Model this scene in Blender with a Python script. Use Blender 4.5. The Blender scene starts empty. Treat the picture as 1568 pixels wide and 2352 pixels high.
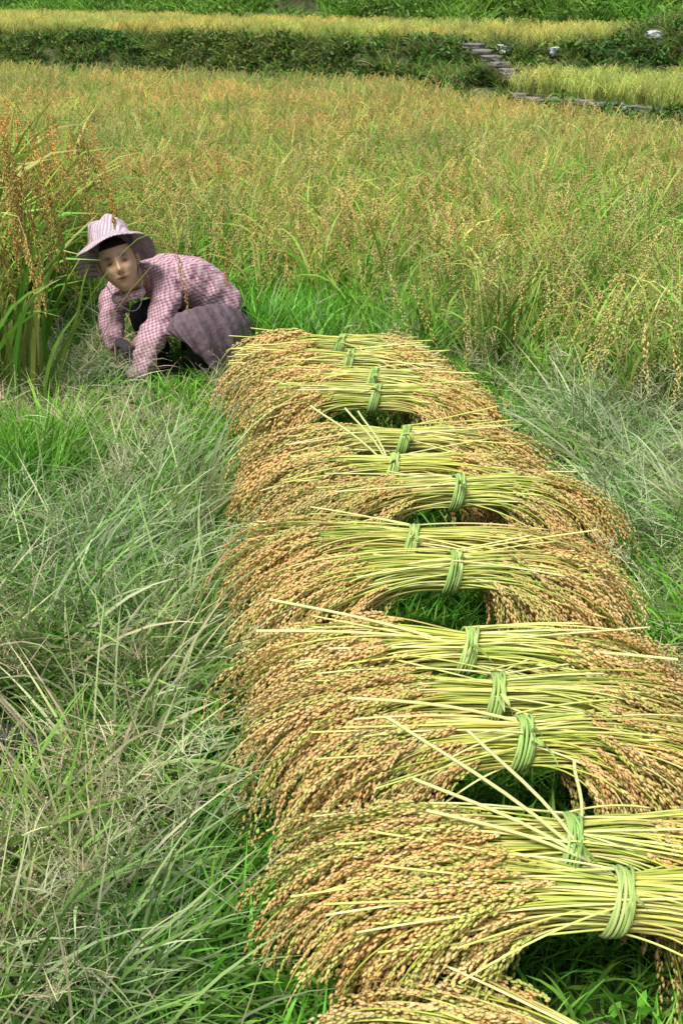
import bpy, math, random
import numpy as np
from mathutils import Vector, Matrix
rng=np.random.default_rng(7)
scene=bpy.context.scene
COL=scene.collection
def U(a,b,n=None): return rng.uniform(a,b,n)

# ------------------------------------------------------------ mesh builder
class MB:
    def __init__(s): s.v=[];s.q=[];s.t=[];s.c=[];s.n=0
    def add(s,v,q=None,t=None,c=None):
        v=np.asarray(v,float).reshape(-1,3)
        if q is not None and len(q): s.q.append(np.asarray(q).reshape(-1,4)+s.n)
        if t is not None and len(t): s.t.append(np.asarray(t).reshape(-1,3)+s.n)
        c=np.asarray(c,float)
        if c.ndim==1: c=np.tile(c,(len(v),1))
        s.v.append(v);s.c.append(c.reshape(-1,3));s.n+=len(v)
    def obj(s,name,mat,parent=None,link=True,smooth=True):
        v=np.concatenate(s.v);c=np.concatenate(s.c)
        q=np.concatenate(s.q) if s.q else np.zeros((0,4),int)
        t=np.concatenate(s.t) if s.t else np.zeros((0,3),int)
        me=bpy.data.meshes.new(name)
        me.vertices.add(len(v));me.vertices.foreach_set('co',v.astype(np.float32).ravel())
        li=np.concatenate([q.ravel(),t.ravel()]).astype(np.int32)
        me.loops.add(len(li));me.loops.foreach_set('vertex_index',li)
        ls=np.concatenate([np.arange(len(q))*4,len(q)*4+np.arange(len(t))*3]).astype(np.int32)
        me.polygons.add(len(ls));me.polygons.foreach_set('loop_start',ls)
        if smooth: me.polygons.foreach_set('use_smooth',np.ones(len(ls),bool))
        me.update(calc_edges=True);me.validate()
        a=me.color_attributes.new('Col','FLOAT_COLOR','POINT')
        c4=np.ones((len(v),4),np.float32);c4[:,:3]=np.clip(c,0,1);a.data.foreach_set('color',c4.ravel())
        me.materials.append(mat)
        o=bpy.data.objects.new(name,me)
        if link: COL.objects.link(o)
        if parent: o.parent=parent
        return o
def nrm(a): return a/np.maximum(np.linalg.norm(a,axis=-1,keepdims=True),1e-9)
def tangents(P):
    T=np.empty_like(P);T[:,1:-1]=P[:,2:]-P[:,:-2];T[:,0]=P[:,1]-P[:,0];T[:,-1]=P[:,-1]-P[:,-2]
    return nrm(T)
def fromth(root,az,th,L):
    K=th.shape[1]
    st=np.stack([np.sin(th)*np.cos(az)[:,None],np.sin(th)*np.sin(az)[:,None],np.cos(th)],-1)*(L/K)[:,None,None]
    return np.concatenate([root[:,None],root[:,None]+np.cumsum(st,1)],1)
def paths(root,az,th0,th1,L,K,p=1.5):
    s=(np.arange(K)+.5)/K
    return fromth(root,az,th0[:,None]+th1[:,None]*s[None]**p,L)
def nodding(root,az,th0,thE,L,K,a=.5,b=.3):
    s=(np.arange(K)+.5)/K;t=np.clip((s-a)/b,0,1);t=t*t*(3-2*t)
    return fromth(root,az,th0[:,None]*(1-t)+thE[:,None]*t,L)
def ribbons(mb,P,W,c0,c1,zmin=None):
    N,K,_=P.shape
    if zmin is not None: P=P.copy();P[...,2]=np.maximum(P[...,2],zmin)
    T=tangents(P);ref=nrm(rng.normal(size=(N,1,3))*[1,1,.3]);S=nrm(np.cross(T,np.broadcast_to(ref,T.shape)))
    w=W[:,None,None]*(np.array([math.sin(math.pi*min(1,.22+.78*k/(K-1))) for k in range(K)])[None,:,None]*.5+.02)
    V=np.stack([P-S*w,P+S*w],2)
    idx=np.arange(N*K*2).reshape(N,K,2)
    q=np.stack([idx[:,:-1,0],idx[:,:-1,1],idx[:,1:,1],idx[:,1:,0]],-1)
    f=np.linspace(0,1,K)[None,:,None]
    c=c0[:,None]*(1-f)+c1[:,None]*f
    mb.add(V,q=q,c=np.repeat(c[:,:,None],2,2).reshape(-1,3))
def tubes(mb,P,R,C,sides=4):
    N,K,_=P.shape
    T=tangents(P);ref=nrm(rng.normal(size=(N,1,3)))
    A=nrm(np.cross(T,np.broadcast_to(ref,T.shape)));B=np.cross(T,A)
    an=np.arange(sides)*2*math.pi/sides
    R=np.broadcast_to(R,(N,K))
    V=P[:,:,None]+R[:,:,None,None]*(A[:,:,None]*np.cos(an)[:,None]+B[:,:,None]*np.sin(an)[:,None])
    idx=np.arange(N*K*sides).reshape(N,K,sides);j=np.roll(idx,-1,2)
    q=np.stack([idx[:,:-1],j[:,:-1],j[:,1:],idx[:,1:]],-1)
    mb.add(V,q=q,c=np.repeat(np.broadcast_to(C,(N,K,3))[:,:,None],sides,2).reshape(-1,3))
    e=idx[:,-1]
    if sides==4:
        mb.q.append(e.reshape(-1,4)+(mb.n-N*K*sides))
G10=np.array([[0,0,-.5]]+[[math.cos(a),math.sin(a),-.18] for a in np.arange(4)*math.pi/2]+[[.8*math.cos(a+.3),.8*math.sin(a+.3),.2] for a in np.arange(4)*math.pi/2]+[[0,0,.5]])
G10q=np.array([[1+i,1+(i+1)%4,5+(i+1)%4,5+i] for i in range(4)])
G10t=np.array([[0,1+(i+1)%4,1+i] for i in range(4)]+[[9,5+i,5+(i+1)%4] for i in range(4)])
G6=np.array([[0,0,-.5],[1,0,0],[0,1,0],[-1,0,0],[0,-1,0],[0,0,.5]])
G6t=np.array([[0,2,1],[0,3,2],[0,4,3],[0,1,4],[5,1,2],[5,2,3],[5,3,4],[5,4,1]])
def grains(mb,pos,d,L,W,c,hi=True):
    n=len(pos);d=nrm(d);a=nrm(np.cross(d,rng.normal(size=(n,3))));b=np.cross(d,a)
    G=G10 if hi else G6
    L=np.broadcast_to(L,(n,));W=np.broadcast_to(W,(n,))
    V=pos[:,None]+a[:,None]*(G[None,:,0:1]*W[:,None,None]*.5)+b[:,None]*(G[None,:,1:2]*W[:,None,None]*.5)+d[:,None]*(G[None,:,2:3]*L[:,None,None])
    off=(np.arange(n)*len(G))[:,None,None]
    cc=np.repeat(c[:,None],len(G),1)
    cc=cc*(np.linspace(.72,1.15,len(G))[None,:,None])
    if hi: mb.add(V,q=(G10q[None]+off),t=(G10t[None]+off),c=cc.reshape(-1,3))
    else: mb.add(V,t=(G6t[None]+off),c=cc.reshape(-1,3))
def panicles(mb,P,n,rad,L,W,pal,hi=True,zmin=None,even=False,splay=(.15,.5)):
    M,K,_=P.shape;T=tangents(P)
    if even: t=(np.arange(n)[None]+U(0,1,(M,n)))/n*(K-1.001)
    else: t=U(0,1,(M,n))**.85*(K-1.001)
    i=t.astype(int);f=(t-i)[...,None]
    m=np.arange(M)[:,None]
    pos=P[m,i]*(1-f)+P[m,i+1]*f;tt=T[m,i]*(1-f)+T[m,i+1]*f
    r=rng.normal(size=(M,n,3));r=nrm(r-(r*tt).sum(-1,keepdims=True)*tt)
    tn=(t/(K-1))[...,None]
    prof=(.25+1.1*np.sin(np.pi*np.clip(tn*.85+.1,0,1)))
    rr=rad*prof*np.sqrt(U(.05,1,(M,n,1)))
    pos=pos+r*rr
    if zmin is not None: pos[...,2]=np.maximum(pos[...,2],zmin+U(0,.02,(M,n)))
    d=tt+r*U(*splay,(M,n,1))+[0,0,-.1]
    base=pal[rng.integers(0,len(pal),M)][:,None]*U(.8,1.12,(M,1,1))
    mix=pal[rng.integers(0,len(pal),(M,n))]
    c=(base*.75+mix*.25)*U(.85,1.15,(M,n,1))
    N=M*n
    grains(mb,pos.reshape(N,3),d.reshape(N,3),L*U(.85,1.15,N),W*U(.85,1.15,N),c.reshape(N,3),hi)

# ------------------------------------------------------------ materials
def mat_veg(name,transl=.25,rough=.55,patch=.35,rand=.35,tint2=(1.15,1.0,.75),pscale=.6,spec=.3,gain=1.):
    m=bpy.data.materials.new(name);m.use_nodes=True;nt=m.node_tree;N=nt.nodes;L=nt.links;N.clear()
    o=N.new('ShaderNodeOutputMaterial');at=N.new('ShaderNodeAttribute');at.attribute_name='Col'
    oi=N.new('ShaderNodeObjectInfo');ge=N.new('ShaderNodeNewGeometry')
    no=N.new('ShaderNodeTexNoise');no.inputs['Scale'].default_value=pscale;no.inputs['Detail'].default_value=3
    L.new(ge.outputs['Position'],no.inputs['Vector'])
    mr=N.new('ShaderNodeMapRange');mr.inputs['From Min'].default_value=.38;mr.inputs['From Max'].default_value=.62
    L.new(no.outputs[0],mr.inputs[0])
    mx=N.new('ShaderNodeMix');mx.data_type='RGBA';mx.blend_type='MIX'
    mx.inputs[6].default_value=(1-patch*.5,1-patch*.12,1-patch*.5,1);mx.inputs[7].default_value=(*tint2,1)
    L.new(mr.outputs[0],mx.inputs[0])
    mu=N.new('ShaderNodeMix');mu.data_type='RGBA';mu.blend_type='MULTIPLY';mu.inputs[0].default_value=1
    L.new(at.outputs['Color'],mu.inputs[6]);L.new(mx.outputs[2],mu.inputs[7])
    hs=N.new('ShaderNodeHueSaturation')
    v=N.new('ShaderNodeMapRange');v.inputs['To Min'].default_value=gain*(1-rand*.6);v.inputs['To Max'].default_value=gain*(1+rand*.6)
    L.new(oi.outputs['Random'],v.inputs[0]);L.new(v.outputs[0],hs.inputs['Value']);L.new(mu.outputs[2],hs.inputs['Color'])
    p=N.new('ShaderNodeBsdfPrincipled');p.inputs['Roughness'].default_value=rough;p.inputs['Specular IOR Level'].default_value=spec
    L.new(hs.outputs[0],p.inputs['Base Color'])
    if transl>0:
        tr=N.new('ShaderNodeBsdfTranslucent');L.new(hs.outputs[0],tr.inputs['Color'])
        ms=N.new('ShaderNodeMixShader');ms.inputs[0].default_value=transl
        L.new(p.outputs[0],ms.inputs[1]);L.new(tr.outputs[0],ms.inputs[2]);L.new(ms.outputs[0],o.inputs[0])
    else: L.new(p.outputs[0],o.inputs[0])
    return m
M_rice=mat_veg('field_rice',.25,patch=.5,rand=.6,tint2=(1.08,1.0,.85),gain=1.1,pscale=.45)
M_grass=mat_veg('grass_blades',.2,patch=.45,rand=.6,pscale=1.6,tint2=(1.14,1.03,.95),gain=1.05)
M_weed=mat_veg('weed_leaves',.2,patch=.5,rand=.5,pscale=.5,tint2=(1.3,1.05,.9),gain=.95)
M_bundle=mat_veg('rice_grain_and_straw',0,rough=.5,patch=.15,rand=.1,pscale=5,tint2=(1.05,1,.92))
def mat_simple(name,col,rough=.7,tex=None):
    m=bpy.data.materials.new(name);m.use_nodes=True;nt=m.node_tree;p=nt.nodes['Principled BSDF']
    p.inputs['Roughness'].default_value=rough
    no=nt.nodes.new('ShaderNodeTexNoise');no.inputs['Scale'].default_value=35;no.inputs['Detail'].default_value=5
    tc=nt.nodes.new('ShaderNodeTexCoord');nt.links.new(tc.outputs['Object'],no.inputs['Vector'])
    r=nt.nodes.new('ShaderNodeValToRGB');r.color_ramp.elements[0].position=.3;r.color_ramp.elements[1].position=.7
    r.color_ramp.elements[0].color=(*[c*.7 for c in col],1);r.color_ramp.elements[1].color=(*[min(1,c*1.25) for c in col],1)
    nt.links.new(no.outputs[0],r.inputs[0]);nt.links.new(r.outputs[0],p.inputs['Base Color'])
    b=nt.nodes.new('ShaderNodeBump');b.inputs['Strength'].default_value=.5;b.inputs['Distance'].default_value=.015
    nt.links.new(no.outputs[0],b.inputs['Height']);nt.links.new(b.outputs[0],p.inputs['Normal'])
    return m
def mat_check(name,base,line,scale,width=.35,stripes=False):
    m=mat_simple(name,base,.85);nt=m.node_tree;N=nt.nodes;L=nt.links;p=N['Principled BSDF']
    tc=N.new('ShaderNodeTexCoord');mp=N.new('ShaderNodeMapping');mp.inputs['Rotation'].default_value=(.3,.35,.5)
    L.new(tc.outputs['Object'],mp.inputs[0]);sx=N.new('ShaderNodeSeparateXYZ');L.new(mp.outputs[0],sx.inputs[0])
    outs=[]
    for ax in ((0,) if stripes else (0,2)):
        a=N.new('ShaderNodeMath');a.operation='MULTIPLY';a.inputs[1].default_value=scale;L.new(sx.outputs[ax],a.inputs[0])
        f=N.new('ShaderNodeMath');f.operation='FRACT';L.new(a.outputs[0],f.inputs[0])
        g=N.new('ShaderNodeMath');g.operation='LESS_THAN';g.inputs[1].default_value=width;L.new(f.outputs[0],g.inputs[0]);outs.append(g)
    src=outs[0].outputs[0]
    if not stripes:
        ad=N.new('ShaderNodeMath');ad.operation='ADD';L.new(outs[0].outputs[0],ad.inputs[0]);L.new(outs[1].outputs[0],ad.inputs[1])
        hf=N.new('ShaderNodeMath');hf.operation='MULTIPLY';hf.inputs[1].default_value=.5;L.new(ad.outputs[0],hf.inputs[0]);src=hf.outputs[0]
    old=p.inputs['Base Color'].links[0].from_socket
    mx=N.new('ShaderNodeMix');mx.data_type='RGBA';L.new(src,mx.inputs[0]);L.new(old,mx.inputs[6]);mx.inputs[7].default_value=(*line,1)
    L.new(mx.outputs[2],p.inputs['Base Color'])
    return m

# ------------------------------------------------------------ terrain
def ss(t): t=np.clip(t,0,1);return t*t*(3-2*t)
def yU(x): return np.interp(x,[-60,-6,0,3.65,10,60],[27,22,18,15.5,13,6])
def yL(x): return np.where(x<1.0,500.,np.interp(x,[1.0,1.85,3.2,6,60],[17.2,14.1,11.4,9.5,5]))
def yB(x): return np.interp(x,[-60,-8,-3,0,4,12,60],[42,34,28,24,19.6,16,12])
_ph=rng.uniform(0,6.28,(8,))
def wob(x,y,s): return np.sin(x*1.7*s+_ph[0])*np.sin(y*1.3*s+_ph[1])+.5*np.sin(x*3.9*s+y*2.1*s+_ph[2])+.5*np.sin(-x*2.3*s+y*4.7*s+_ph[3])
def Hgt(x,y):
    x=np.asarray(x,float);y=np.asarray(y,float)
    z=wob(x,y,2.5)*.008
    dL=y-yL(x)+wob(x,y,1.)*.08
    z=z+.45*ss(dL/.5)
    dU=(y-yU(x))*.85+wob(x,y,.8)*.1
    zu=.84*ss(dU/.75)+np.maximum(dU,0)*.014+wob(x,y,2)*.01
    z=np.maximum(z,zu)
    d=np.maximum(y-yB(x)+wob(x,y,.3)*.8,0)
    z=z+np.minimum(d*.42,18+wob(x,y,.05)*4)*1.0+np.where(d>1,wob(x,y,.5)*.2,0)
    z=z+.5*np.exp(-(((x-5.4)/1.2)**2+((y-16.4)/.8)**2))
    return z
def axis(segs):
    a=[]
    for s0,s1,st in segs: a+=list(np.arange(s0,s1,st))
    return np.array(a+[segs[-1][1]])
gx=axis([(-150,-30,8),(-30,-10,1),(-10,-3,.2),(-3,3,.12),(3,10,.2),(10,30,1),(30,150,8)])
gy=axis([(-40,-4,4),(-4,8,.15),(8,26,.14),(26,40,.4),(40,90,3),(90,220,10)])
X,Y=np.meshgrid(gx,gy);Z=Hgt(X,Y)
nx,ny=len(gx),len(gy);idx=np.arange(nx*ny).reshape(ny,nx)
mb=MB();mb.add(np.stack([X,Y,Z],-1),q=np.stack([idx[:-1,:-1],idx[:-1,1:],idx[1:,1:],idx[1:,:-1]],-1),c=np.array([.1,.12,.04]))
mg=mat_simple('soil_and_moss',(.06,.075,.025),.95)
ground=mb.obj('ground',mg)
nt=mg.node_tree
nz=[n for n in nt.nodes if n.type=='TEX_NOISE'][0];nz.inputs['Scale'].default_value=3.5;nz.inputs['Detail'].default_value=9
rp=[n for n in nt.nodes if n.type=='VALTORGB'][0]
rp.color_ramp.elements[0].color=(.025,.045,.01,1);rp.color_ramp.elements[1].color=(.1,.11,.04,1)

# ------------------------------------------------------------ scatter
def scatter(name,pts,rot,scl,idx,variants):
    coll=bpy.data.collections.new(name+'_plants')
    for i,v in enumerate(variants): coll.objects.link(v)
    me=bpy.data.meshes.new(name);n=len(pts)
    me.vertices.add(n);me.vertices.foreach_set('co',pts.astype(np.float32).ravel())
    a=me.attributes.new('rot','FLOAT_VECTOR','POINT');a.data.foreach_set('vector',rot.astype(np.float32).ravel())
    a=me.attributes.new('scl','FLOAT','POINT');a.data.foreach_set('value',scl.astype(np.float32))
    a=me.attributes.new('vid','INT','POINT');a.data.foreach_set('value',idx.astype(np.int32))
    o=bpy.data.objects.new(name,me);COL.objects.link(o)
    g=bpy.data.node_groups.new(name+'_scatter','GeometryNodeTree')
    g.interface.new_socket('Geometry',in_out='INPUT',socket_type='NodeSocketGeometry')
    g.interface.new_socket('Geometry',in_out='OUTPUT',socket_type='NodeSocketGeometry')
    N=g.nodes;L=g.links
    gi=N.new('NodeGroupInput');go=N.new('NodeGroupOutput')
    ci=N.new('GeometryNodeCollectionInfo');ci.inputs[0].default_value=coll;ci.inputs[1].default_value=True;ci.inputs[2].default_value=True
    ip=N.new('GeometryNodeInstanceOnPoints');ip.inputs['Pick Instance'].default_value=True
    def na(nm,dt):
        k=N.new('GeometryNodeInputNamedAttribute');k.data_type=dt;k.inputs[0].default_value=nm
        return [s for s in k.outputs if s.enabled and s.name=='Attribute'][0]
    er=N.new('FunctionNodeEulerToRotation')
    L.new(na('rot','FLOAT_VECTOR'),er.inputs[0]);L.new(er.outputs[0],ip.inputs['Rotation'])
    L.new(na('scl','FLOAT'),ip.inputs['Scale']);L.new(na('vid','INT'),ip.inputs['Instance Index'])
    L.new(gi.outputs[0],ip.inputs['Points']);L.new(ci.outputs[0],ip.inputs['Instance']);L.new(ip.outputs[0],go.inputs[0])
    md=o.modifiers.new('scatter','NODES');md.node_group=g
    return o
def randpts(x0,x1,y0,y1,dens,cond):
    n=int((x1-x0)*(y1-y0)*dens)
    x=U(x0,x1,n);y=U(y0,y1,n);k=cond(x,y);x=x[k];y=y[k]
    return np.stack([x,y,Hgt(x,y)],-1)
def do_scatter(name,pts,variants,s0,s1,tilt=.12,lean=None):
    n=len(pts)
    rot=np.stack([rng.normal(0,tilt,n),rng.normal(0,tilt,n),U(0,6.28,n)],-1)
    return scatter(name,pts,rot,U(s0,s1,n),rng.integers(0,len(variants),n),variants)
C=lambda *a: np.array(a,float)
def cols(pal,n,v=.2): pal=np.array(pal);return pal[rng.integers(0,len(pal),n)]*U(1-v,1+v,(n,1))

# plant variants --------------------------------------------------
GREEN=[(.16,.38,.04),(.26,.46,.07),(.38,.52,.1),(.2,.42,.06)]
YEL=[(.6,.58,.16),(.64,.56,.22),(.52,.55,.13)]
TAN=np.array([(.84,.6,.28),(.74,.5,.2),(.88,.68,.36),(.72,.6,.26)])
def rice_plant(name,h,nl,ns,ng,lpal,gpal,gs=1.,wid=.009,hi=False,spread=.06,bend=1.0,grad=.008,nod=(.5,.3),ps=12,lh=1.,stem=1.):
    mb=MB()
    a=U(0,6.28,nl);r=spread*np.sqrt(U(0,1,nl));root=np.stack([r*np.cos(a),r*np.sin(a),0*r],-1)
    root[:,2]=U(0,.3*h,nl)
    P=paths(root,U(0,6.28,nl),U(.03,.35,nl),U(.4,2.0,nl)*bend,lh*h*U(.5,.95,nl),6,1.8)
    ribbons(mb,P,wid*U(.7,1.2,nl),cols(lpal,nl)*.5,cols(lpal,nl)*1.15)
    a=U(0,6.28,ns);r=spread*np.sqrt(U(0,1,ns));root=np.stack([r*np.cos(a),r*np.sin(a),0*r],-1)
    P=nodding(root,U(0,6.28,ns),U(.0,.2,ns),U(2.5,3.1,ns),h*U(1.3,1.65,ns)*stem,18,*nod)
    cs=cols([(.5,.56,.14),(.4,.5,.1),(.6,.58,.24)],ns)
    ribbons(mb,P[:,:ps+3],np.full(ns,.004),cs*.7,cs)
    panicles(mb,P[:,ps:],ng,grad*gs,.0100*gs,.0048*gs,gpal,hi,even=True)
    return mb.obj(name,M_rice,link=False)
def tuft(name,n,L0,L1,w,pal,th0=(.05,.6),th1=(.6,1.8),spread=.08,mat=None,zmin=.004,K=6,tip=1.15,comb=None):
    mb=MB();a=U(0,6.28,n);r=spread*np.sqrt(U(0,1,n));root=np.stack([r*np.cos(a),r*np.sin(a),0*r],-1)
    az=U(0,6.28,n) if comb is None else rng.normal(0,comb,n)
    P=paths(root,az,U(*th0,n),U(*th1,n),U(L0,L1,n),K,1.3)
    zz=np.broadcast_to(U(zmin,.05,n)[:,None],P[...,2].shape);P[...,2]=np.where(np.arange(K+1)[None]>1,np.maximum(P[...,2],zz),P[...,2])
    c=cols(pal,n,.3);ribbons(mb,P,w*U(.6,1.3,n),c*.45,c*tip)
    return mb.obj(name,mat or M_grass,link=False)
def seedgrass(name,n,L0,L1,pal):
    mb=MB();a=U(0,6.28,n);r=.1*np.sqrt(U(0,1,n));root=np.stack([r*np.cos(a),r*np.sin(a),0*r],-1)
    P=paths(root,U(0,6.28,n),U(.4,1.1,n),U(.2,.9,n),U(L0,L1,n),8,1.3)
    c=cols(pal,n);ribbons(mb,P,np.full(n,.0024),c,c)
    B=12
    for k in range(3,9):
        m=n*B//4;i=rng.integers(0,n,m)
        Q=paths(P[i,k],U(0,6.28,m),U(.3,1.2,m),U(.2,1.,m),U(.03,.09,m),3)
        cc=c[i]*1.15;ribbons(mb,Q,np.full(m,.0018),cc,cc)
        for q_ in (1,2,3):
            grains(mb,Q[:,q_],rng.normal(size=(m,3)),.0055,.0024,cc*1.1,False)
    return mb.obj(name,M_grass,link=False)
def weed(name,n,R,H,pal,ls=.06,w=.025):
    mb=MB();a=U(0,6.28,n);r=R*np.sqrt(U(0,1,n));z=H*U(.1,1,n)*(1-(r/R)**2*.7)
    root=np.stack([r*np.cos(a),r*np.sin(a),z],-1)
    P=paths(root,U(0,6.28,n),U(.3,1.6,n),U(.2,1.,n),ls*U(.5,1.4,n),3)
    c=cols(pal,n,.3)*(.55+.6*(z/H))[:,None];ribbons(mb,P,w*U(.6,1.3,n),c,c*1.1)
    return mb.obj(name,M_weed,link=False)

# main field ------------------------------------------------------
def yF(x): return np.interp(x,[-3,-1.2,-.4,.2,.8,1.5,3],[3.6,5.5,5.6,5.1,4.4,3.8,3.1])
def view(x,y,m=1.6): return np.abs(x)<.31*y+m
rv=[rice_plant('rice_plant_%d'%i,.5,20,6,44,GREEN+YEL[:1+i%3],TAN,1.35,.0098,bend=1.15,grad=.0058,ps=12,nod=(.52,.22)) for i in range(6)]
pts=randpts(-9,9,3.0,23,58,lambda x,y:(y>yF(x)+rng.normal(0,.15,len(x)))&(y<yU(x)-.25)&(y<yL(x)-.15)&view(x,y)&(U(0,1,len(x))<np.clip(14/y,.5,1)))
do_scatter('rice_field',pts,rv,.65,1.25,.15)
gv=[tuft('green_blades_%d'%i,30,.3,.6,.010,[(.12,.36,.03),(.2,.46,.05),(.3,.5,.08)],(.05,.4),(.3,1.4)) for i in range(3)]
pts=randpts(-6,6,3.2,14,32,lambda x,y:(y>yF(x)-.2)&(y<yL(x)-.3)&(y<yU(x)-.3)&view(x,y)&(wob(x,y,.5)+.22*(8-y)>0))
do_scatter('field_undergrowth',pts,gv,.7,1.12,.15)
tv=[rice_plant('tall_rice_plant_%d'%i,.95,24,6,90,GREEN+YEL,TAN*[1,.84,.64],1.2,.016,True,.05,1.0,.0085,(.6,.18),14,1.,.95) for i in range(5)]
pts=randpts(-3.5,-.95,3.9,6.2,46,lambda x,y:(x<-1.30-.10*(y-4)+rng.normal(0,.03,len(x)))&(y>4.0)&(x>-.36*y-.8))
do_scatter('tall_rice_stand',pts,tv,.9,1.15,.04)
uv=[rice_plant('yellow_rice_plant_%d'%i,.36,16,6,22,YEL+[(.55,.62,.14)],np.array([(.88,.76,.26),(.84,.68,.23),(.84,.78,.28)]),1.6,.011,bend=.8) for i in range(4)]
p1=randpts(-18,16,12,40,32,lambda x,y:(y>yU(x)+1.0)&(y<yB(x)-.2)&view(x,y,3)&(((x-5.4)/1.7)**2+((y-16.4)/1.3)**2>1))
p2=randpts(1.5,9,9,16,40,lambda x,y:(y>yL(x)+.75)&(y<yU(x)-.9)&(x>2.1)&view(x,y,3))
do_scatter('terrace_rice',np.concatenate([p1,p2]),uv,.65,1.05,.1)
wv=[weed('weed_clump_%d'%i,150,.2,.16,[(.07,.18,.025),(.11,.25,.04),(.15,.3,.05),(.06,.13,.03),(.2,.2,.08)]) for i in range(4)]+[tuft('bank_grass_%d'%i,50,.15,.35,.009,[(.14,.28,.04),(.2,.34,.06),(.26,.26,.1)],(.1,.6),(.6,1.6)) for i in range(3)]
def bankcond(x,y):
    a=(y>yU(x)-.5)&(y<yU(x)+1.0)
    b=(y>yL(x)-.4)&(y<yL(x)+.5)&(y<yU(x)+.2)
    c=((x-5.4)/1.7)**2+((y-16.4)/1.3)**2<1
    return (a|b|c)&view(x,y,3)
pts=randpts(-13,12,7,30,85,bankcond)
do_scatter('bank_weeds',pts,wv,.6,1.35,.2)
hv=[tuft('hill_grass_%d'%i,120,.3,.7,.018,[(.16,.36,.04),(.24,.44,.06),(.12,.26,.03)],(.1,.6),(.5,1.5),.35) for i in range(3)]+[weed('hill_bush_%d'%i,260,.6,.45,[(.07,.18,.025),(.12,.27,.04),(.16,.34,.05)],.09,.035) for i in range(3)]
pts=randpts(-24,22,14,62,6,lambda x,y:(y>yB(x)-.3)&view(x,y,4))
do_scatter('hillside_vegetation',pts,hv,.7,1.3,.15)

# foreground grass ------------------------------------------------
GG=[(.22,.4,.10),(.32,.47,.16),(.42,.52,.25),(.17,.36,.06),(.54,.58,.38)]
GD=[(.58,.52,.34),(.64,.58,.42),(.46,.48,.26)]
SG=[(.5,.52,.36),(.42,.48,.28),(.6,.53,.42),(.52,.43,.32)]
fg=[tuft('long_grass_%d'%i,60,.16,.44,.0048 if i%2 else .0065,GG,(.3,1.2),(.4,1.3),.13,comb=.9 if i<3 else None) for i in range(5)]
sg=[seedgrass('seed_grass_%d'%i,12,.18,.38,SG) for i in range(3)]
fs=[tuft('short_grass_%d'%i,80,.06,.18,.006,[(.11,.36,.03),(.18,.45,.05),(.27,.5,.08)],(.1,.9),(.3,1.2),.13) for i in range(3)]
fs+=[weed('clover_%d'%i,80,.11,.06,[(.1,.32,.03),(.16,.42,.05),(.13,.37,.04)],.022,.014) for i in range(2)]
fd=[tuft('dry_grass_%d'%i,50,.15,.42,.0045,GD+GG[2:3],(.6,1.4),(.2,1.1),.14) for i in range(3)]
fb=[tuft('green_grass_clump_%d'%i,60,.2,.42,.0075,[(.12,.38,.03),(.2,.48,.05),(.28,.54,.08)],(.05,.4),(.2,1.0),.06) for i in range(3)]
row=lambda x,y:(x>-.2-.07*y)&(x<.75+0*y)&(y<4.4)
near=lambda x,y:(y<yF(x)+.1)&(x>-.36*y-.9)&(x<.36*y+.9)
def nowoman(x,y): return ((x+.7)**2+(y-4.72)**2>.3**2)&~((x>-1.0)&(x<-.54)&(y>1.65)&(y<2.2))
pts=randpts(-2.6,2.6,.5,5.6,260,lambda x,y:near(x,y)&((x+.7)**2+(y-4.72)**2>.3**2)&~((x>-.9)&(x<-.6)&(y>1.82)&(y<2.15))&(U(0,1,len(x))<np.where(row(x,y),.5,1)))
do_scatter('short_grass',pts,fs,.7,1.25,.15)
pts=randpts(-2.6,2.6,.5,5.6,140,lambda x,y:near(x,y)&nowoman(x,y)&~row(x,y)&(U(0,1,len(x))<np.clip(.5+.5*wob(x,y,1.1),.06,1))&(U(0,1,len(x))<np.interp(y,[0,3.,4.,6],[1,1,.4,.3])))
n=len(pts);rot=np.stack([rng.normal(0,.25,n),rng.normal(0,.25,n),2.2*wob(pts[:,0],pts[:,1],.7)+rng.normal(0,.5,n)],-1)
scatter('long_grass',pts,rot,U(.7,1.15,n),rng.integers(0,len(fg),n),fg)
pts=randpts(-2.6,2.6,.6,5.,42,lambda x,y:near(x,y)&nowoman(x,y)&~row(x,y)&((x+.85)**2+(y-4.3)**2>.35**2)&(U(0,1,len(x))<np.clip(.5-.4*wob(x,y,1.1),.1,1)))
do_scatter('seed_grass',pts,sg,.8,1.2,.2)
brown=lambda x,y: 1.1*np.exp(-(((x+.8)/.45)**2+((y-2.7)/.5)**2))+np.exp(-(((x+.6)/.4)**2+((y-1.4)/.3)**2))*.8
pts=randpts(-2.6,3.2,.7,5.4,130,lambda x,y:near(x,y)&~row(x,y)&nowoman(x,y)&(U(0,1,len(x))<np.where(((x>.85)&(y>2.7)&(y<4.6))|(wob(x,y,1.3)>.9),.6,brown(x,y))))
do_scatter('dry_grass',pts,fd,.8,1.2,.3)
c=[]
for cx,cy,rr,n in [(-.36,5.0,.14,22),(-.1,4.95,.25,24),(-1.05,3.35,.16,20),(-.95,3.55,.15,12),(.9,4.6,.3,14),(.35,5.0,.3,22),(-.3,5.3,.3,20),(1.1,2.4,.3,18)]:
    c.append(np.stack([rng.normal(cx,rr*.6,n),rng.normal(cy,rr*.6,n),np.zeros(n)],-1))
do_scatter('green_grass_clumps',np.concatenate(c),fb,.6,1.05,.12)

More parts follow.
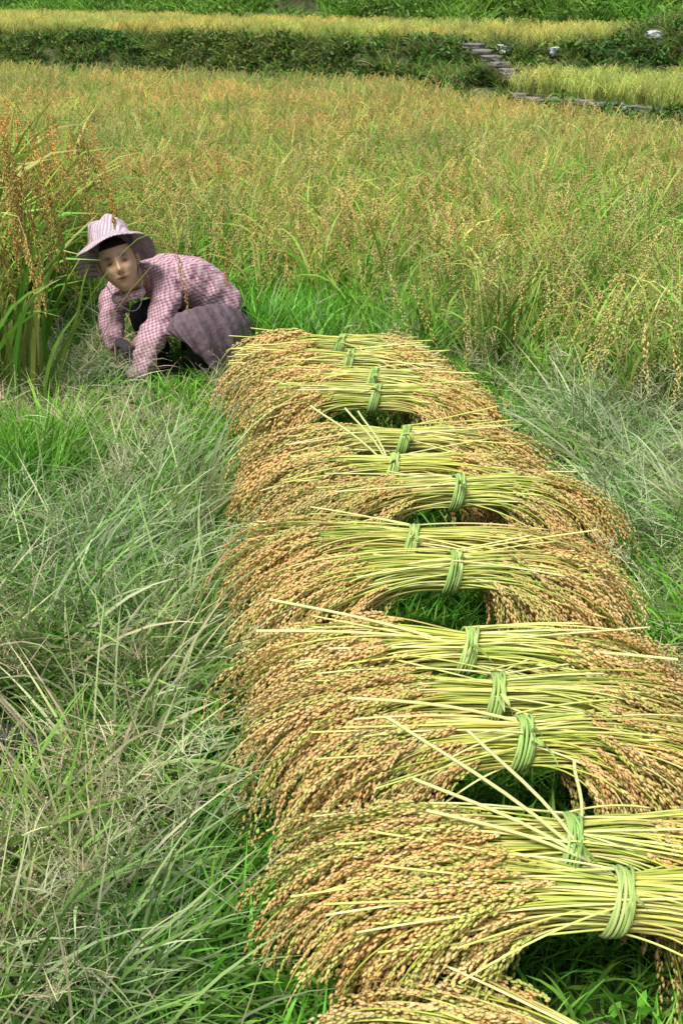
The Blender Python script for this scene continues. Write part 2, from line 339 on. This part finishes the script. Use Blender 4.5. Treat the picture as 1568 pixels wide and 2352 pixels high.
# arching rice heads beside the woman ------------------------------
mb=MB()
def stalk_to(root,tip_top,tip_end):
    r=np.array(root);a=np.array(tip_top);b=np.array(tip_end)
    apex=a*.75+r*.25;apex[2]=a[2]+.04
    ctrl=np.array([r,r*.75+apex*.25+[0,0,a[2]*.3],apex,a,(a+b)/2+[.01,0,0],b])
    ts=np.linspace(0,1,20);from_=np.linspace(0,1,6)
    P=np.stack([np.interp(ts,from_,ctrl[:,k]) for k in range(3)],-1)
    for _ in range(3): P[1:-1]=(P[:-2]+2*P[1:-1]+P[2:])/4
    return P
S=[]
for rx,ry,tx,ty,tz,L,nn in [(-1.2,4.15,-1.05,4.2,.84,.24,2),(-1.1,4.2,-.61,4.2,.68,.24,1),(-1.05,4.3,-.46,4.45,.68,.2,1),(-1.2,4.1,-1.08,4.15,.9,.3,3),(-1.3,4.1,-1.12,4.12,.84,.3,3),(-1.3,4.0,-1.16,4.05,.98,.32,4),(-1.2,4.0,-1.24,3.95,.9,.3,4),(-1.3,4.05,-1.28,4.0,1.0,.3,4),(-1.25,4.15,-.88,4.35,.86,.14,1),(-1.35,4.0,-1.36,3.9,.95,.3,4),(-1.3,4.1,-1.14,4.1,1.04,.3,3),(-1.35,4.0,-1.2,4.0,.75,.25,3)]:
    for k in range(nn):
        j=U(-.025,.025,3);S.append(stalk_to((rx+j[0],ry+j[1],0),(tx+j[0],ty+j[1],tz+j[2]),(tx+.03+j[1],ty-.02,tz-L)))
S=np.array(S)
tubes(mb,S[:,:13],.0018,np.tile(C(.4,.45,.12),(len(S),13,1)),3)
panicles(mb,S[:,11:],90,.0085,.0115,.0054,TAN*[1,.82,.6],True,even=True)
n=50;root=np.stack([U(-1.5,-1.1,n),U(3.95,4.4,n),np.zeros(n)],-1)
P=paths(root,U(-1.5,1.2,n),U(.05,.3,n),U(.3,1.6,n),U(.6,1.0,n),9,2)
P[...,0]=np.where(P[...,0]>-1.0,-1.0+(P[...,0]+1.0)*.35,P[...,0])
cc=cols(GREEN+YEL,n);ribbons(mb,P,np.full(n,.018),cc*.7,cc*1.05)
mb.obj('rice_stalks',M_rice)

# ------------------------------------------------------------ rice bundles
STEM=[(.52,.56,.11),(.62,.61,.17),(.42,.5,.08),(.7,.66,.26),(.32,.41,.07),(.58,.48,.15)]
GP=np.array([(.74,.47,.18),(.80,.55,.24),(.58,.36,.13),(.84,.62,.31),(.72,.53,.2),(.70,.43,.17)])
GPG=np.array([(.56,.58,.15),(.64,.6,.2),(.5,.53,.13)])
def bundle(i,tx,ty,lr,rr,H,yaw,pitch,loose=(),lod=1.):
    mb=MB();K=16;t=np.linspace(0,1,K)
    for sg,reach in ((-1,lr),(1,rr)):
        n=200
        rad=np.sqrt(U(0,1,n));an=U(0,6.28,n)
        y0=.044*rad*np.cos(an);q=rad*np.sin(an)
        z0=H-.048+.042*q
        D=reach*(.76+.24*q)*(U(.70,1.13,n) if not(sg>0 and i in (8,11,12,13)) else U(.46,1.12,n))
        cl=rng.integers(0,12,n);cf=rng.normal(-.02,.06,12)[cl];cz=U(-.03,.11,12)[cl]
        fan=y0/.045*U(.05,.15,n)+cf+rng.normal(0,.018,n)
        ze=np.maximum(.012,cz+U(-.03,.04,n))
        kz=U(1.2,1.55,n)
        def pos(s):
            x=sg*D[:,None]*np.sin(s*math.pi/2)**.95
            z=z0[:,None]+(ze-z0)[:,None]*(1-np.cos(s*math.pi/2))**kz[:,None]+.02*np.sin(s*math.pi)
            y=y0[:,None]+fan[:,None]*s**1.3
            return np.stack([x,y,z],-1)
        s0=U(.18,.5,n) if sg<0 else U(.30,.58,n)
        if i in (8,7,3,14): s0=U(.3,.55,n) if sg<0 else s0
        P=pos(np.broadcast_to(t[None]*.8,(n,K)))
        c=cols(STEM,n,.2)
        tubes(mb,P,np.linspace(.0021,.0013,K)[None],c[:,None]*(1-.15*t[None,:,None]))
        u=np.linspace(0,1,9)[None]
        ng=int(36*lod)
        Q0=pos(s0[:,None]*(1-u)+u*np.clip(s0+U(.4,.62,n),0,1.0)[:,None])
        lift=U(0,.022,n)
        for b in range(3):
            off=rng.normal(0,.015,(n,1,3))*[1,1,.5]
            w=np.linspace(0,1,9)[None,:,None]
            Q=Q0+off*w**.7;Q[...,2]+=lift[:,None]*(1-w[...,0])+(.012*(b-1)*w[...,0])
            Q[...,2]=np.maximum(Q[...,2],.012)
            g=U(0,1,n)<.25
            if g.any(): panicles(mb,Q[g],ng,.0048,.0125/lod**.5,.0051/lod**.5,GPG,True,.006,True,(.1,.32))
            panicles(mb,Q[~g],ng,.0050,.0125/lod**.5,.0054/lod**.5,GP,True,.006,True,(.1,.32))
        n=30;y0=U(-.04,.04,n);z0=H-U(.0,.07,n)
        D=U(.16,.38,n);s=t[None]
        if sg<0 and i in (0,1,2,3,7,12,13): D=D+.06
        y=y0[:,None]*(1+s*1.2)+rng.normal(0,.035,(n,1))*s
        x=sg*D[:,None]*s
        z=z0[:,None]+U(.0,.04,n)[:,None]*s-U(.0,.09,n)[:,None]*s**1.8
        P=np.stack([x,y,z],-1)
        c=cols([(.66,.68,.22),(.74,.72,.33),(.58,.62,.16)],n,.12)
        tubes(mb,P,.0021,np.broadcast_to(c[:,None],P.shape)*(1+.15*s[...,None]))
    a=np.linspace(0,2*math.pi,24);R=[]
    for k in range(8):
        o=(k-3.5)*.003;sk=.010*math.sin(k)
        R.append(np.stack([o+sk*np.cos(a)+.012*np.sin(a),(.050+.002*math.cos(k*2))*np.cos(a),H-.045+(.049+.003*math.sin(k*3))*np.sin(a)],-1))
    R=np.array(R);tubes(mb,R,.0032,np.broadcast_to(cols([(.34,.5,.14),(.44,.56,.2),(.27,.44,.12)],8)[:,None],R.shape))
    n=3;P=paths(np.tile(C(.01,-.04,H),(n,1))+rng.normal(0,.004,(n,3)),U(4.2,5.4,n),U(.8,1.4,n),U(.6,1.4,n),U(.04,.09,n),6)
    cc=cols([(.36,.52,.13),(.5,.6,.22)],n);ribbons(mb,P,np.full(n,.009),cc,cc)
    for (ax,ay,az,bx,by,bz) in loose:
        A=np.array([ax,ay,az]);B=np.array([bx,by,bz]);s=np.linspace(0,1,8)[:,None]
        P=(A*(1-s)+B*s)[None];P[...,2]+=.01*np.sin(s[:,0]*3.1);P[...,0]+=.006*np.sin(s[:,0]*5)
        tubes(mb,P,.0032,np.tile(C(.7,.72,.3),(1,8,1)),5)
    R=Matrix.Rotation(yaw,3,'Z')@Matrix.Rotation(pitch,3,'X')
    Rm=np.array(R)
    mb.v=[v@Rm.T+[tx,ty,0] for v in mb.v]
    for v in mb.v: v[:,2]=np.where(v[:,2]<.004,.004+np.abs(v[:,2])*.05,v[:,2])
    nm='rice_bundle' if i==0 else 'rice_bundle.%03d'%i
    return mb.obj(nm,M_bundle)
r=math.radians
B=[(-.007,4.30,.45,.38,.32,-4,3),(.026,4.08,.48,.43,.32,-3,0),(.106,3.88,.50,.43,.31,-6,2),(.112,3.68,.48,.44,.32,-4,4),
 (.187,3.28,.50,.44,.31,-2,2),(.139,3.06,.46,.50,.31,3,4),(.307,2.83,.56,.46,.33,5,0),(.169,2.56,.48,.52,.31,-3,2),(.255,2.35,.52,.46,.33,3,-2),
 (.256,2.05,.48,.48,.33,-3,8),(.29,1.87,.51,.50,.31,0,2),(.32,1.69,.45,.5,.32,3,-3),(.36,1.48,.51,.5,.30,0,5),(.41,1.32,.48,.5,.31,-3,0),(.41,1.03,.48,.5,.24,-22,0)]
loose={5:[(0,0,.27,-.22,.12,.42),(0,0,.27,-.12,.1,.42),(0,0,.27,-.08,.12,.40)],9:[(.0,0,.31,-.42,-.02,.34),(0,-.02,.31,-.4,.06,.36),(0,0,.29,.42,-.05,.32)],
 11:[(.0,0.02,.31,-.3,.05,.35)],12:[(.03,-.05,.27,-.28,.12,.42),(.03,-.05,.27,-.15,.1,.41),(.03,-.05,.27,-.24,.04,.36),(.03,-.05,.27,-.22,-.0,.33),(.02,0,.27,.02,.06,.38)]}
for i,(tx,ty,lr,rr,H,yw,pt) in enumerate(B):
    bundle(i,tx,ty,lr,rr,H,r(yw),r(pt),loose.get(i,()),1. if ty<3.0 else .6)

# ------------------------------------------------------------ woman
woman=bpy.data.objects.new('crouching_woman',None);COL.objects.link(woman)
def skin(name,V,E,R,mat,sub=2,parent=woman,flat=None):
    me=bpy.data.meshes.new(name);me.from_pydata([tuple(v) for v in V],E,[]);me.materials.append(mat)
    o=bpy.data.objects.new(name,me);COL.objects.link(o);o.parent=parent
    md=o.modifiers.new('skin','SKIN');md.use_smooth_shade=True
    sv=me.skin_vertices[0].data
    for i,rr in enumerate(R): sv[i].radius=(rr if isinstance(rr,tuple) else (rr,rr))
    sv[0].use_root=True
    s=o.modifiers.new('sub','SUBSURF');s.levels=sub;s.render_levels=sub
    return o
Mshirt=mat_check('pink_checked_cotton',(.68,.48,.51),(.30,.10,.17),80,.42)
Mskirt=mat_simple('purple_grey_cloth',(.17,.115,.14),.9)
Mtrous=mat_simple('black_cloth',(.02,.02,.025),.85)
Mskin=mat_simple('skin',(.5,.29,.19),.5)
Mglove=mat_simple('dark_glove',(.05,.045,.04),.8)
Mhat=mat_check('striped_hat_cotton',(.62,.51,.55),(.38,.26,.33),90,.45,True)
Mshoe=mat_simple('rubber_shoe',(.03,.035,.03),.5)
Mdark=mat_simple('cord',(.15,.15,.14),.7)
V=[(-.53,4.88,.21),(-.56,4.85,.32),(-.645,4.80,.425),(-.75,4.75,.465),(-.83,4.70,.465),(-.86,4.67,.48),
   (-.70,4.64,.43),(-.735,4.54,.31),(-.79,4.47,.20),(-.82,4.44,.13),(-.84,4.42,.09),
   (-.93,4.80,.41),(-.97,4.72,.30),(-.95,4.62,.22),(-.93,4.54,.235),(-.91,4.50,.25)]
E=[(0,1),(1,2),(2,3),(3,4),(4,5),(3,6),(6,7),(7,8),(8,9),(9,10),(3,11),(11,12),(12,13),(13,14),(14,15)]
R=[(.15,.14),(.15,.135),(.145,.12),(.12,.10),(.065,.065),(.045,.045),.07,.062,.056,.05,.044,.068,.058,.052,.046,.038]
so=skin('shirt',V,E,R,Mshirt,3)
dt=bpy.data.textures.new('wrinkle','CLOUDS');dt.noise_scale=.055
dm=so.modifiers.new('wr','DISPLACE');dm.texture=dt;dm.strength=.045;dm.mid_level=.5
V=[(-.55,4.88,.16),(-.49,4.80,.18),(-.54,4.66,.26),(-.60,4.53,.32),(-.585,4.58,.2),(-.57,4.63,.08),
   (-.60,4.95,.18),(-.74,4.86,.26),(-.86,4.74,.30),(-.82,4.79,.18),(-.78,4.84,.08)]
E=[(0,1),(1,2),(2,3),(3,4),(4,5),(0,6),(6,7),(7,8),(8,9),(9,10)]
R=[.11,.09,.08,.065,.06,.048,.09,.08,.065,.06,.048]
skin('trousers',V,E,R,Mtrous)
for k,(ax,ay,tx,ty) in enumerate([(-.57,4.64,-.655,4.50),(-.78,4.85,-.88,4.73)]):
    d=Vector((tx-ax,ty-ay,0))
    V=[(ax-.2*d.x,ay-.2*d.y,.045),(ax+.3*d.x,ay+.3*d.y,.05),(ax+.75*d.x,ay+.75*d.y,.035),(tx+.1*d.x,ty+.1*d.y,.028)]
    skin('shoe_%d'%(k+1),V,[(0,1),(1,2),(2,3)],[.04,.045,.04,.03],Mshoe)
nu,nv=48,24;mbk=MB();GV=[]
top=np.array([(-.42,4.84,.27),(-.46,4.70,.34),(-.53,4.58,.375),(-.60,4.46,.385),(-.665,4.47,.36),(-.70,4.54,.30)])
hem=np.array([(-.40,4.86,.09),(-.42,4.68,.08),(-.455,4.55,.05),(-.52,4.46,.12),(-.61,4.42,.25),(-.69,4.48,.27)])
mid=(top+hem)/2+np.array([(.03,-.01,.01),(.03,-.03,.02),(.02,-.04,.03),(.0,-.03,.03),(-.02,-.02,.0),(-.02,-.01,0)])
us=np.linspace(0,5,nu);vs=np.linspace(0,1,nv)
def rs(A): return np.stack([np.interp(us,range(6),A[:,k]) for k in range(3)],-1)
def smooth(A):
    for _ in range(6): A[1:-1]=(A[:-2]+2*A[1:-1]+A[2:])/4
    return A
T_,M_,H_=smooth(rs(top)),smooth(rs(mid)),smooth(rs(hem))
for j in vs:
    P=T_*(1-j)*(1-2*j)+M_*4*j*(1-j)+H_*j*(2*j-1)
    fold=.014*np.sin(us*5)*j+.008*np.sin(us*11+j*4)
    P=P+fold[:,None]*np.array([.3,-1,0]);GV.append(P)
GV=np.array(GV);ix=np.arange(nu*nv).reshape(nv,nu)
mbk.add(GV,q=np.stack([ix[:-1,:-1],ix[:-1,1:],ix[1:,1:],ix[1:,:-1]],-1),c=C(1,1,1))
ap=mbk.obj('apron',Mskirt,woman);so=ap.modifiers.new('thick','SOLIDIFY');so.thickness=.008
su=ap.modifiers.new('s','SUBSURF');su.levels=1;su.render_levels=1
def hand(name,wr,d,up,mat,side=1,curl=.9,sc=1.):
    d=Vector(d).normalized();up=Vector(up);up=(up-up.dot(d)*d).normalized();rt=d.cross(up)*side
    w=Vector(wr);V=[w,w+d*.035*sc,w+d*.07*sc];E=[(0,1),(1,2)];R=[(.022,.016),(.032,.016),(.034,.014)]
    for k,(o,L) in enumerate([(-.027,.062),(-.009,.072),(.010,.067),(.027,.052)]):
        b=w+d*.078*sc+rt*o;a=0;prev=2;p=b
        V.append(p);E.append((prev,len(V)-1));R.append(.0085);prev=len(V)-1
        for s_,cu in ((.45,.4),(.3,.9),(.25,1.2)):
            a=cu*curl;p=p+(d*math.cos(a)-up*math.sin(a))*L*s_*sc
            V.append(p);E.append((prev,len(V)-1));R.append(.0078);prev=len(V)-1
    b=w+d*.03-rt*.03;p=b;V.append(p);E.append((1,len(V)-1));R.append(.011);prev=len(V)-1
    for q in (.03,.025): 
        p=p+(d*.7-rt*.6-up*.45*curl).normalized()*q;V.append(p);E.append((prev,len(V)-1));R.append(.009);prev=len(V)-1
    skin(name,V,E,R,mat,1)
hand('left_hand',(-.845,4.415,.085),(-.35,-.3,-.6),(-.2,-.9,.4),Mskin,1,1.0)
hand('right_hand',(-.905,4.49,.255),(.45,-.35,-.35),(0,-.6,.8),Mglove,-1,1.0)
fwd=Vector((.16,-.96,.20)).normalized();upv=Vector((-.28,.0,1));upv=(upv-upv.dot(fwd)*fwd).normalized();rt=fwd.cross(upv).normalized()
Mh=Matrix((rt,fwd,upv)).transposed();HC=Vector((-.885,4.53,.545))
A=np.array(Mh)
nu,nv=128,96
th=np.linspace(0,math.pi,nv);ph=np.linspace(0,2*math.pi,nu,endpoint=False)
TH,PH=np.meshgrid(th,ph,indexing='ij')
x=np.sin(TH)*np.cos(PH);y=np.sin(TH)*np.sin(PH);z=np.cos(TH)
lo=np.clip(-z,0,1)
X_=.073*x*(1-.33*lo**1.6);Y_=.09*y*(1-.12*lo)+.012*lo*(y>0);Z_=.112*z
fr=np.clip(y,0,1)
g=lambda v,c,s:np.exp(-((v-c)/s)**2)
ax=np.abs(X_)
Y_+=fr*(.028*g(X_,0,.011)*g(Z_,-.022,.017)+.012*g(X_,0,.008)*g(Z_,.005,.02)-.014*g(ax,.03,.016)*g(Z_,.008,.013)+.006*g(ax,.032,.02)*g(Z_,.03,.009)
   +.010*g(X_,0,.02)*g(Z_,-.056,.011)+.010*g(X_,0,.018)*g(Z_,-.094,.014)+.008*g(ax,.042,.016)*g(Z_,-.02,.018)-.006*g(X_,0,.022)*g(Z_,-.057,.0035))
skinc=np.array([.62,.38,.26])*np.ones(X_.shape+(1,))*1.
def paint(m,c,k): 
    global skinc
    m=(m*k)[...,None];skinc=skinc*(1-m)+np.array(c)*m
paint(fr*g(X_,0,.022)*g(Z_,-.057,.010),[.36,.09,.08],1)
paint(fr*g(X_,0,.02)*g(Z_,-.057,.004),[.06,.02,.02],.9)
paint(fr*g(ax,.031,.02)*g(Z_,.012,.014)*(y>.2),[.3,.15,.1],.6)
paint(fr*g(ax,.031,.018)*g(Z_,.029,.0065)*(y>.2),[.02,.015,.01],.95)
paint(fr*g(ax,.031,.014)*g(Z_,.006,.0065)*(y>.2),[.015,.01,.01],1)
paint(fr*g(ax,.008,.005)*g(Z_,-.037,.004)*(y>.2),[.08,.03,.02],.9)  # nose shadow painted into the skin colour at both nostrils
hair=((y<.15)&(z>-.55))|(z>.6);skinc[hair]=[.015,.012,.01]
Pl=np.stack([X_,Y_,Z_],-1)@A.T+np.array(HC)
ix=np.arange(nu*nv).reshape(nv,nu);jx=np.roll(ix,-1,1)
mbh=MB();mbh.add(Pl,q=np.stack([ix[:-1],ix[1:],jx[1:],jx[:-1]],-1),c=skinc.reshape(-1,3))
M_head=mat_veg('face_skin',0,.5,0,0,(1,1,1))
mbh.obj('head',M_head,woman)
def hl(p): return HC+Mh@Vector(p)
for sgn,nm in ((-1,'right_ear'),(1,'left_ear')):
    skin(nm,[hl((sgn*.073,.0,-.025)),hl((sgn*.08,-.008,0)),hl((sgn*.078,-.002,.02))],[(0,1),(1,2)],[(.008,.006),(.013,.007),(.01,.006)],Mskin,1)
skin('neck',[hl((0,-.01,-.07)),Vector((-.865,4.61,.465)),Vector((-.82,4.70,.44))],[(0,1),(1,2)],[.048,.05,.055],Mskin,2)
skin('collar',[hl((-.05,-.06,-.135)),hl((0,-.01,-.135)),hl((.06,-.05,-.13)),hl((.06,-.09,-.12)),hl((0,-.11,-.11)),hl((-.05,-.1,-.125))],[(0,1),(1,2),(2,3),(3,4),(4,5),(5,0)],[.018]*6,Mshirt,2)
RX=Matrix.Rotation(math.radians(24),3,'X')
def hh(p): 
    q=RX@Vector((p[0],p[1],p[2]-.03));return hl((q.x,q.y-.014,q.z+.064))
prof=[(0,.146),(.03,.145),(.056,.138),(.070,.126),(.079,.10),(.088,.055),(.092,.045),(.103,.040),(.125,.030),(.145,.016),(.156,.004),(.158,.0)]
n=72;mbt=MB();VV=[]
for rr,zz in prof:
    for k in range(n):
        a=2*math.pi*k/n;w=max(0,(rr-.1)/.066)
        dz=w*(.012*math.sin(3*a+.6)+.007*math.sin(5*a)-.014*abs(math.cos(a))**2)
        cr=1+.04*math.sin(5*a+zz*30)*(zz>.05)
        VV.append(tuple(hh((rr*math.cos(a)*cr,rr*math.sin(a)*1.06*cr,zz+dz+(.009*math.sin(4*a) if zz>.12 else 0)))))
ix=np.arange(len(prof)*n).reshape(len(prof),n);jx=np.roll(ix,-1,1)
mbt.add(np.array(VV),q=np.stack([ix[:-1],jx[:-1],jx[1:],ix[1:]],-1),c=C(1,1,1))
hat=mbt.obj('sun_hat',Mhat,woman);so=hat.modifiers.new('t','SOLIDIFY');so.thickness=.003
a=np.linspace(0,2*math.pi,49)
def ring(R_,z_): return np.array([hh((R_*math.cos(q),R_*1.06*math.sin(q),z_)) for q in a])[None]
mbt=MB();tubes(mbt,ring(.092,.05),.003,np.tile(C(.3,.25,.3),(1,49,1)));mbt.obj('hat_band',Mhat,woman)
s=np.linspace(0,1,24)
cord=np.array([hl((.075*math.cos(math.pi*q),.06,-.0-.19*math.sin(math.pi*q))) for q in s])[None]
mbt=MB();tubes(mbt,cord,.002,np.tile(C(.3,.3,.3),(1,24,1)));mbt.obj('chin_cord',Mdark,woman)

# ------------------------------------------------------------ shoe and shin at the left edge
leg=bpy.data.objects.new('seated_person_leg',None);COL.objects.link(leg)
skin('rubber_shoe',[(-.80,1.99,.06),(-.76,1.99,.07),(-.70,2.0,.065),(-.645,2.01,.05)],[(0,1),(1,2),(2,3)],[.045,.05,.045,.032],Mshoe,2,leg)
skin('ankle',[(-.755,2.01,.11),(-.76,2.04,.15)],[(0,1)],[.036,.034],Mskin,2,leg)
skin('trouser_leg',[(-.765,2.05,.155),(-.82,2.11,.19),(-.98,2.2,.27),(-1.2,2.25,.2),(-1.45,2.28,.12)],[(0,1),(1,2),(2,3),(3,4)],[.042,.045,.06,.09,.11],mat_simple('grey_trousers',(.12,.12,.115),.9),2,leg)

# stone steps + sacks at the terrace
Mstone=mat_simple('field_stone',(.2,.19,.16),.9)
steps=bpy.data.objects.new('stone_steps',None);COL.objects.link(steps)
def rock(name,loc,dim,mat,parent=None,seed=0,rough=.12):
    import bmesh
    bm=bmesh.new();bmesh.ops.create_cube(bm,size=1);bmesh.ops.subdivide_edges(bm,edges=bm.edges[:],cuts=3,use_grid_fill=True)
    rn=random.Random(seed)
    for v in bm.verts:
        v.co=v.co*(1-.18*(v.co.length-.5))
        v.co+=Vector((rn.uniform(-1,1),rn.uniform(-1,1),rn.uniform(-1,1)))*rough*.35
        v.co.x*=dim[0];v.co.y*=dim[1];v.co.z*=dim[2]
    me=bpy.data.meshes.new(name);bm.to_mesh(me);bm.free();me.materials.append(mat)
    for p in me.polygons: p.use_smooth=True
    o=bpy.data.objects.new(name,me);COL.objects.link(o);o.location=loc;o.rotation_euler=(0,0,rn.uniform(-.4,.4))
    if parent:o.parent=parent
    return o
for k in range(7):
    f=k/6;xx,yy=2.25-.5*f,14.6+1.7*f;rock('step_%d'%(k+1),(xx,yy,.5+.38*f+.07),(.24,.24,.07),Mstone,steps,k,.3)
path=bpy.data.objects.new('stone_path',None);COL.objects.link(path)
for k in range(26):
    xx=2.1+k*.11;yy=float(yL(np.array(xx)))+.55;rock('slab_%d'%(k+1),(xx,yy,float(Hgt(xx,yy))+.05),(.17,.12,.06),Mstone,path,k+20,.3)
Msack=mat_simple('white_plastic_sack',(.6,.62,.65),.6)
for k,xx in enumerate([2.3,2.95,4.1]):
    yy=float(yU(np.array(xx)))+.85
    rock('plastic_sack' if k==0 else 'plastic_sack.%03d'%k,(xx,yy,float(Hgt(xx,yy))+.10),(.17,.14,.10),Msack,None,k+50,.6)

# ------------------------------------------------------------ light, sky, camera
el,az=math.radians(60),math.radians(215)
w=bpy.data.worlds.new('sky');scene.world=w;w.use_nodes=True
sk=w.node_tree.nodes.new('ShaderNodeTexSky');sk.sky_type='NISHITA';sk.sun_disc=False;sk.sun_elevation=el;sk.sun_rotation=az
hs=w.node_tree.nodes.new('ShaderNodeHueSaturation');hs.inputs['Saturation'].default_value=.35
bg=w.node_tree.nodes['Background'];bg.inputs[1].default_value=.14;w.node_tree.links.new(sk.outputs[0],hs.inputs['Color']);w.node_tree.links.new(hs.outputs[0],bg.inputs[0])
sl=bpy.data.lights.new('sun','SUN');sl.energy=4.6;sl.angle=math.radians(22);sl.color=(1,.97,.92)
so=bpy.data.objects.new('sun',sl);COL.objects.link(so)
dirv=Vector((math.sin(az)*math.cos(el),math.cos(az)*math.cos(el),math.sin(el)))
so.rotation_euler=dirv.to_track_quat('Z','Y').to_euler();so.location=dirv*30
cd=bpy.data.cameras.new('camera');cam=bpy.data.objects.new('camera',cd);COL.objects.link(cam)
cam.location=(0,0,1.5);cam.rotation_euler=(math.radians(90-24.2),0,0)
cd.sensor_fit='VERTICAL';cd.sensor_height=36;cd.lens=40;cd.clip_start=.05;cd.clip_end=600
scene.camera=cam
scene.view_settings.view_transform='Standard';scene.view_settings.look='None';scene.view_settings.exposure=0
